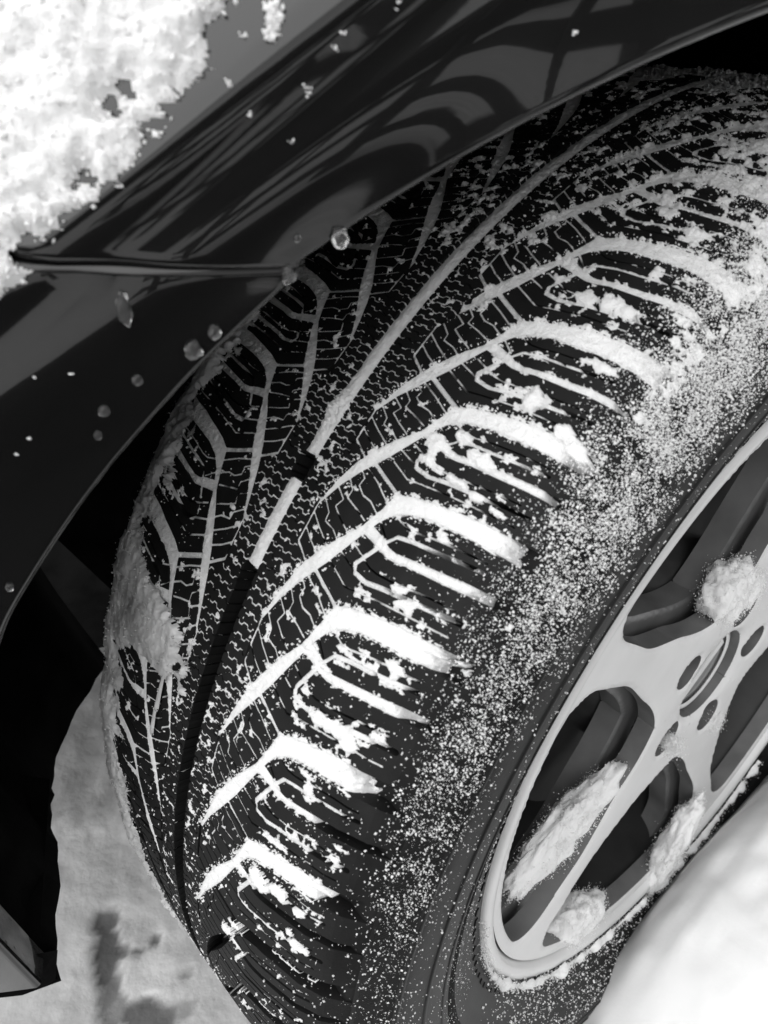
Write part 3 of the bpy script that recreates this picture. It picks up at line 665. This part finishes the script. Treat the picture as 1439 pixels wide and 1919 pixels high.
# ------------------------------------------------------------------ loose grains (small jittered crystals)
ICO_V = np.array([(1, 0, 0), (-1, 0, 0), (0, 1, 0), (0, -1, 0), (0, 0, 1), (0, 0, -1)], float)
ICO_F = np.array([(0, 2, 4), (2, 1, 4), (1, 3, 4), (3, 0, 4), (2, 0, 5), (1, 2, 5), (3, 1, 5), (0, 3, 5)])
def grains(P, size, flat=.55):
    n = len(P); v = ICO_V[None] * (1 + .55 * (rng.random((n, 6, 1)) - .5)) * np.array([1, 1, 1.0]) * (1 + (rng.random((n, 1, 3)) - .5) * np.array([1.2, 1.2, 1.2]))
    q = rng.normal(size=(n, 4)); q /= np.linalg.norm(q, axis=1)[:, None]; w, x, y, z = q.T
    R = np.stack([np.stack([1 - 2 * (y * y + z * z), 2 * (x * y - z * w), 2 * (x * z + y * w)], -1), np.stack([2 * (x * y + z * w), 1 - 2 * (x * x + z * z), 2 * (y * z - x * w)], -1), np.stack([2 * (x * z - y * w), 2 * (y * z + x * w), 1 - 2 * (x * x + y * y)], -1)], 1)
    v = np.einsum('nij,nkj->nki', R, v) * np.asarray(size)[:, None, None] + P[:, None]
    f = ICO_F[None] + (np.arange(n) * 6)[:, None, None]
    return v.reshape(-1, 3), f.reshape(-1, 3)
# profile by arc length from the tread edge down the sidewall
pf = np.array([(.060, .3135), (.078, .3105), (.088, .3065)] + SIDE[:18]); pl = np.r_[0, np.cumsum(np.hypot(*np.diff(pf, axis=0).T))] * 1000
N = 1000000; v_ = rng.uniform(0, pl[-1], N); t_ = rng.uniform(2, 104, N)
px_s = np.interp(v_, pl, pf[:, 0]); px_r = np.interp(v_, pl, pf[:, 1])
c_ = np.interp(t_, [0, 20, 30, 38, 45, 53, 61, 68, 76, 85, 104], [46, 44, 44, 45, 46, 46, 47, 49, 52, 54, 56])      # centre of the dusted band
wd = np.interp(t_, [0, 30, 45, 60, 75, 104], [22, 17, 16, 13, 12, 13])
am = np.interp(t_, [0, 25, 40, 50, 60, 70, 76, 85, 104], [1.8, 1.75, 1.1, .62, .36, .22, .09, .06, .05])
dens = am * np.exp(-np.abs((v_ - c_) / wd) ** 2.2) * np.clip(.75 + 1.6 * fbm(v_ / 9, t_ * .6, 61) + 1.2 * fbm(v_ / 3, t_ * 1.9, 63), 0, 1.5)
dens = np.maximum(dens, .012 * np.clip(1 + 3 * fbm(v_ / 6, t_, 71), 0, 2))
ok = rng.random(N) < dens * .5
v_, t_, px_s, px_r = v_[ok], t_[ok], px_s[ok], px_r[ok]
hp_ = rng.random(len(v_)) ** 3 * .0012; P = wheel_pt(px_s + .0001 + hp_ * .5, px_r + .0001 + hp_, np.radians(t_))
sz = .00009 + .00034 * rng.random(len(P)) ** 2.2
gv, gf = grains(P, sz)
meshobj('powder_snow', gv, gf, M_GRAIN, None, False, kind='stuff', label='loose powder snow grains sprinkled over the tyre shoulder and sidewall', category='snow')
# grains on the ragged edges of the packed snow and specks on the blocks
vis = (fAl > .1) & (T > 4) & (T < 100)
prob = np.where(right, .004 + .05 * np.clip(pw + .35, 0, .6) + .09 * ((fM < 2.2) & (pres > 0)) , .004) * np.where((A < 16), 1.3, 1.0)
idx = np.nonzero((vis & (rng.random(S.shape) < prob * 1.0)).ravel())[0]
P = wheel_pt(S.ravel()[idx] / 1000, r_top(S.ravel()[idx] / 1000) + .0002, np.radians(T.ravel()[idx] + rng.uniform(-.04, .04, len(idx))))
gv, gf = grains(P, .00015 + .00042 * rng.random(len(P)) ** 2.2)
meshobj('snow_specks', gv, gf, M_GRAIN, None, False, kind='stuff', label='tiny snow specks scattered on the black tread blocks', category='snow')

# ------------------------------------------------------------------ slush ice frozen over the far shoulder
pfl = np.array([(-.004, .316), (-.03, .3155), (-.06, .3135), (-.078, .3105), (-.088, .3065), (-.096, .3000), (-.1015, .290), (-.105, .277), (-.1065, .262)]); plL = np.r_[0, np.cumsum(np.hypot(*np.diff(pfl, axis=0).T))] * 1000
vv = np.arange(0, plL[-1], .7); tt = np.arange(22, 108, math.degrees(.7 / 316))
VV, TT = np.meshgrid(vv, tt, indexing='ij'); s_ = np.interp(VV, plL, pfl[:, 0]); r_ = np.interp(VV, plL, pfl[:, 1]); ar = np.radians(TT) * 316
bd = np.interp(TT, [22, 30, 35, 40, 43, 47, 50, 54, 57, 60, 62, 62.8, 63.6, 66.4, 67.3, 68.2, 70, 72.5, 74, 78, 80, 84, 88, 93, 98, 108], [72, 72, 70, 73, 74, 74, 68, 72, 74, 66, 54, 30, 14, 10, 14, 52, 60, 55, 60, 52, 58, 50, 46, 40, 36, 30])
l1 = fbm(VV / 18, ar / 18, 81); l2 = fbm(VV / 7, ar / 7, 83); l3 = fbm(VV / 2.5, ar / 2.5, 85)
pres = (VV - bd) / 9 + l2 * 3.2 + l1 * 1.6 + l3 * 1.4
lob = sstep(-.2, 1.2, pres)
th_ = lob * .8 * (1.0 + 5.5 * np.clip(l1 + .25, 0, 1) + 3.0 * np.abs(l2) + 1.3 * l3 + 3.0 * sstep(62, 92, VV) * sstep(75, 55, TT) + 1.0 * sstep(62, 63, TT) * sstep(67.5, 66, TT) * sstep(60, 40, VV)) - 2.2 + 2.2 * (pres > -.1)
drip = np.exp(-((VV - 21 - .25 * (TT - 66)) / 2.0) ** 2) * sstep(66, 67, TT) * sstep(73.5, 72.5, TT); th_ = np.where(drip > .45, np.maximum(th_, .4 + 1.6 * drip), th_)
kp = (pres > -.1) | (drip > .45)
nrm_s = np.gradient(r_, axis=0); nrm_r = -np.gradient(s_, axis=0); nn = np.hypot(nrm_s, nrm_r) + 1e-12; nrm_s /= nn; nrm_r /= nn
V = wheel_pt(s_ + np.minimum(nrm_s * np.sign(nrm_r), 0) * th_ / 1000, r_ + np.abs(nrm_r) * th_ / 1000, np.radians(TT)).reshape(-1, 3)
Fq = gridfaces(*VV.shape); Fq = Fq[kp.ravel()[Fq].all(1)]; V, Fq = compact(V, Fq); pick = rng.choice(len(V), 9000)
gv, gf = grains(V[pick] + rng.normal(size=(9000, 3)) * .0005, .00015 + .0005 * rng.random(9000) ** 3)
meshobj('slush_crust', np.concatenate([V, gv]), [Fq, gf + len(V)], M_ICE, None, True, label='grey frozen slush crust clinging to the far shoulder of the tyre', category='ice')

# ------------------------------------------------------------------ snow lump builder
def ico(sub=4):
    import bmesh
    bm = bmesh.new(); bmesh.ops.create_icosphere(bm, subdivisions=sub, radius=1); V = np.array([v.co[:] for v in bm.verts]); Fc = np.array([[v.index for v in f.verts] for f in bm.faces]); bm.free(); return V, Fc
IV4, IF4 = ico(4); IV2, IF2 = ico(3)
def lump(c, ax, seed, rough=.18, fine=.05, V0=IV4):
    # ax: 3x3 rows = scaled axes
    out = []
    for v in V0:
        p = Vector(v * 1.6) + Vector((seed * 3.1, seed * 1.7, seed))
        k = 1 + rough * mnoise.fractal(p, 1.0, 2.0, 3) + fine * mnoise.fractal(p * 6, 1.0, 2.0, 3); out.append(v * k)
    return np.asarray(c) + np.array(out) @ np.asarray(ax)
def wheel_face(px, py, s):
    r = ray(px, py); t = ((WC - CAM) @ AW + s) / (r @ AW); return CAM + t * r
def snow_lump(label, ends, s, thick, deep, seed, dz=0.0, group=None):
    p, q = wheel_face(*ends[0], s), wheel_face(*ends[1], s); c = (p + q) / 2; a = (q - p) / 2
    u = np.cross(AW, a); u /= np.linalg.norm(u)
    VL = []; FL = []
    for k, (off, sc_, lift) in enumerate(((0, .78, 0), (-.45, .62, .15), (.42, .66, -.1), (.1, .5, .5), (-.2, .45, -.5))):
        VL.append(lump(c + a * off + u * thick * lift * .8 + AW * deep * .1 * k, [a * sc_ * (1 if k < 3 else .7), u * thick * (1.1 * sc_ + .2), AW * deep * (sc_ + .2)], seed + k * 2.3, .34, .10)); FL.append(IF4 + k * len(IV4))
    V = np.concatenate(VL); FL = np.concatenate(FL)
    L = np.linalg.norm(a)
    pick = rng.choice(len(V), int(min(9000, 2500 + L * 170000))); out_ = V[pick] - c; out_ /= np.linalg.norm(out_, axis=1)[:, None]
    gv, gf = grains(V[pick] + out_ * rng.exponential(.0013, (len(pick), 1)) + rng.normal(size=(len(pick), 3)) * .0009, .00016 + .00032 * rng.random(len(pick)) ** 2)
    o = meshobj('snow_lump', np.concatenate([V, gv]), np.concatenate([FL, gf + len(V)]), M_BANK, None, True, label=label, category='snow')
    return o
snow_lump('long snow ridge lying along the lowest spoke ledge of the alloy wheel', ((952, 1668), (1150, 1440)), .070, .018, .009, 3)
snow_lump('round snow lump in the wheel opening beside the hub and upper spoke', ((1322, 1128), (1402, 1072)), .072, .016, .012, 5)
snow_lump('snow lump resting on the inner rim below the lowest spoke', ((1020, 1760), (1115, 1680)), .075, .015, .012, 8)
snow_lump('small snow lump in the wheel bolt hole above the lowest spokes', ((1318, 1358), (1340, 1330)), .0755, .006, .006, 11)
snow_lump('narrow sliver of snow in the wheel bolt hole beside the centre cap', ((1244, 1408), (1260, 1378)), .0775, .004, .005, 14)
snow_lump('fluffy snow covering the lower rear spoke beside the snow bank', ((1215, 1660), (1300, 1500)), .086, .011, .009, 17)
# thin rim of snow round the bottom of the lip
th = np.radians(np.linspace(92, 215, 260)); jj = np.linspace(0, math.pi, 9)
G = []
for i, t in enumerate(th):
    w_ = .0042 * float(sstep(math.radians(96), math.radians(125), t)) * (.7 + 2.6 * max(-.25, float(fbm(t * 26, .3, 5))) + .8 * float(fbm(t * 90, .3, 6))); 
    G.append([wheel_pt(.0905 + w_ * math.sin(j) * .8, .2125 + w_ * .9 * math.cos(j) + .0006 * float(fbm(t * 200, j * 3, 9)), t) for j in jj])
G = np.array(G); GV = G.reshape(-1, 3); pick = rng.choice(len(GV), 3800)
gv, gf = grains(GV[pick] + rng.normal(size=(3800, 3)) * .0012, .00016 + .0004 * rng.random(3800) ** 2)
gq = gridfaces(len(th), 9)
meshobj('lip_snow', np.concatenate([GV, gv]), [gq, gf + len(GV)], M_BANK, None, True, label='thin curved line of snow along the bottom of the rim lip', category='snow')
# frost grains on lower sidewall under the rim
t_ = rng.uniform(108, 200, 5200); rr = rng.uniform(.213, .262, 5200); sx = np.interp(rr, [p[1] for p in SIDE[::-1]], [p[0] for p in SIDE[::-1]])
ok = rng.random(5200) < sstep(108, 138, t_) * np.clip(.75 + 1.5 * fbm(t_ * .3, rr * 300, 91), 0, 1)
gv, gf = grains(wheel_pt(sx + .0003, rr, np.radians(t_))[ok], .0002 + .0006 * rng.random(int(ok.sum())) ** 2)
meshobj('frost_grains', gv, gf, M_GRAIN, None, False, kind='stuff', label='frost grains on the lower sidewall beside the snow bank', category='snow')

# ------------------------------------------------------------------ snow lying on the hood corner
bpx = [(-60, 545), (20, 548), (40, 515), (20, 480), (2, 465), (60, 440), (100, 415), (150, 370), (190, 335), (235, 285), (260, 245), (320, 195), (370, 125), (375, 60), (412, 20), (425, -40)]
buw = np.array([hit_body(*q) for q in bpx])
us = np.arange(buw[:, 0].min() - .01, buw[:, 0].max() + .12, .0007); ws = np.arange(buw[:, 1].min() - .01, buw[:, 1].max() + .06, .0007)
U, Wg = np.meshgrid(us, ws, indexing='ij')
poly = np.concatenate([buw, [[buw[-1, 0] + .0, buw[-1, 1] + .08], [buw[0, 0] + .12, buw[-1, 1] + .08], [buw[0, 0] + .12, buw[0, 1]]]])
dist = np.full(U.shape, 1e9); ins = np.zeros(U.shape, bool); PB = np.roll(poly, -1, 0)
for a, b_ in zip(poly, PB):
    ab_ = b_ - a; k = np.clip(((U - a[0]) * ab_[0] + (Wg - a[1]) * ab_[1]) / (ab_ @ ab_), 0, 1)
    dist = np.minimum(dist, np.hypot(U - a[0] - k * ab_[0], Wg - a[1] - k * ab_[1]))
    if abs(ab_[1]) > 1e-12: ins ^= ((a[1] > Wg) != (b_[1] > Wg)) & (U < ab_[0] * (Wg - a[1]) / ab_[1] + a[0])
sd = np.where(ins, dist, -dist) * 1000
c1 = fbm(U * 120, Wg * 210, 101); c2 = fbm(U * 330, Wg * 560, 103); c3 = fbm(U * 800, Wg * 1300, 105)
e = sd + c1 * 7 + c2 * 6 + c3 * 2.5
for hx, hy, hr in ((232, 165, 2.6), (210, 200, 2.6), (165, 330, 2.2), (140, 345, 1.8)):
    hu = hit_body(hx, hy); e = np.minimum(e, (np.hypot(U - hu[0], Wg - hu[1]) * 1000 - hr) * 1.5 + c2 * 4)
hgt = np.sqrt(np.clip(e, 0, 40)) * 1.2 + 3.5 * (c1 + .5) * sstep(0, 6, e) + 2.0 * c2 * sstep(0, 2, e) + 1.9 * c3 * sstep(0, 1, e) + .12 * np.clip(sd - 6, 0, 60)
Dd = body_d(U, Wg) + np.maximum(hgt, -.5) / 1000 * .75; Wz = Wg + np.maximum(hgt, -.5) / 1000 * .55
V = body_pt(U, Wz, Dd).reshape(-1, 3); Fq = gridfaces(*U.shape); Fq = Fq[(e > 0).ravel()[Fq].any(1)]
cand = np.nonzero((e > -1.2).ravel() & (sd < 45).ravel())[0]
pr = np.where(e.ravel()[cand] < 2.5, .5, .2); cand = cand[rng.random(len(cand)) < pr]
gv, gf = grains(V[cand] + rng.normal(size=(len(cand), 3)) * .0006, (.00022 + .0006 * rng.random(len(cand)) ** 2) * np.where(e.ravel()[cand] < 2.5, 1.2, 1.0))
V2, F2 = compact(V, Fq)
hs = meshobj('hood_snow', V2, Fq if False else F2, M_SNOW, None, True, label='thick crumbly white snow lying on the hood corner above the fender', category='snow')
meshobj('snow_crystals', gv, gf, M_SNOW, hs, False, kind='stuff')
# a few stray flakes on the paint
fl_px = [(456, 68, 1.1), (428, 153, 1.0), (576, 168, 1.2), (628, 90, 1.0), (642, 60, .8), (468, 214, .9), (548, 264, .9), (745, 6, 1.2), (1077, 60, .8), (30, 850, .6), (133, 700, .5), (65, 705, .5), (55, 820, .5), (530, 28, 1.0)]
for px, py, sz in fl_px:
    u, w = hit_body(px, py); c = body_pt(u, w, body_d(u, w)); n_ = int(4 + sz * 9)
    gv, gf = grains(c + rng.normal(size=(n_, 3)) * .0004 * sz, np.full(n_, .00022 * (1 + sz * .5)))
    bump_ = py > 500
    meshobj('snow_flake', gv, gf, M_GRAIN, None, False, label='tiny stray snow flake stuck to the bumper below the panel gap' if bump_ else 'tiny stray snow flake stuck to the fender above the panel gap', category='snow', group='stray flakes on the bumper' if bump_ else 'stray flakes on the fender')
PP_ = []
for px, py in ((508, 12), (505, 22), (514, 24), (508, 34), (514, 44), (507, 48), (512, 58), (509, 66), (516, 34)):
    u, w = hit_body(px, py); PP_.append(body_pt(u, w, body_d(u, w) + .0006) + rng.normal(size=(26, 3)) * .0007)
gv, gf = grains(np.concatenate(PP_), .0003 + .0006 * rng.random(234) ** 2)
meshobj('snow_crumb', gv, gf, M_GRAIN, None, False, label='upright crumb of snow standing alone on the fender beside the hood snow', category='snow')
# frozen drops on the fender and bumper
beads = [(636, 444, 3.0, 'clear round ice bead hanging on the fender edge above the panel gap', .6), (402, 622, 2.5, 'knobbly ice bead on the bumper edge, upper one of a pair', .5), (362, 655, 3.2, 'knobbly ice bead on the bumper edge, lower one of a pair', .5),
         (257, 712, 2.0, 'oval frozen drop on the bumper below the pair of ice beads', .3), (195, 770, 2.1, 'glinting frozen drop on the dark bumper face', .3), (184, 815, 1.7, 'dull flat frozen drop on the bumper near its arch edge', .25), (557, 446, 1.2, 'small frozen drop on the fender just above the panel gap', .3), (18, 1100, 1.7, 'small ice bead on the lower bumper edge', .5), (232, 580, 2.6, 'long frozen drip hanging below the panel gap', .3), (540, 515, 3.0, 'ice plug filling the end of the panel gap', .2)]
for i, (px, py, r, lab, lift) in enumerate(beads):
    u, w = hit_body(px, py); r *= .00064; c = body_pt(u, w, body_d(u, w) + r * lift)
    tall = 2.6 if 'drip' in lab else 1.2
    V = lump(c, [BF * r, BN * r * .75, E0 * r * tall], 40 + i, .35, .12, IV2)
    meshobj('ice_bead', V, IF2, M_BEAD, None, True, label=lab, category='ice')
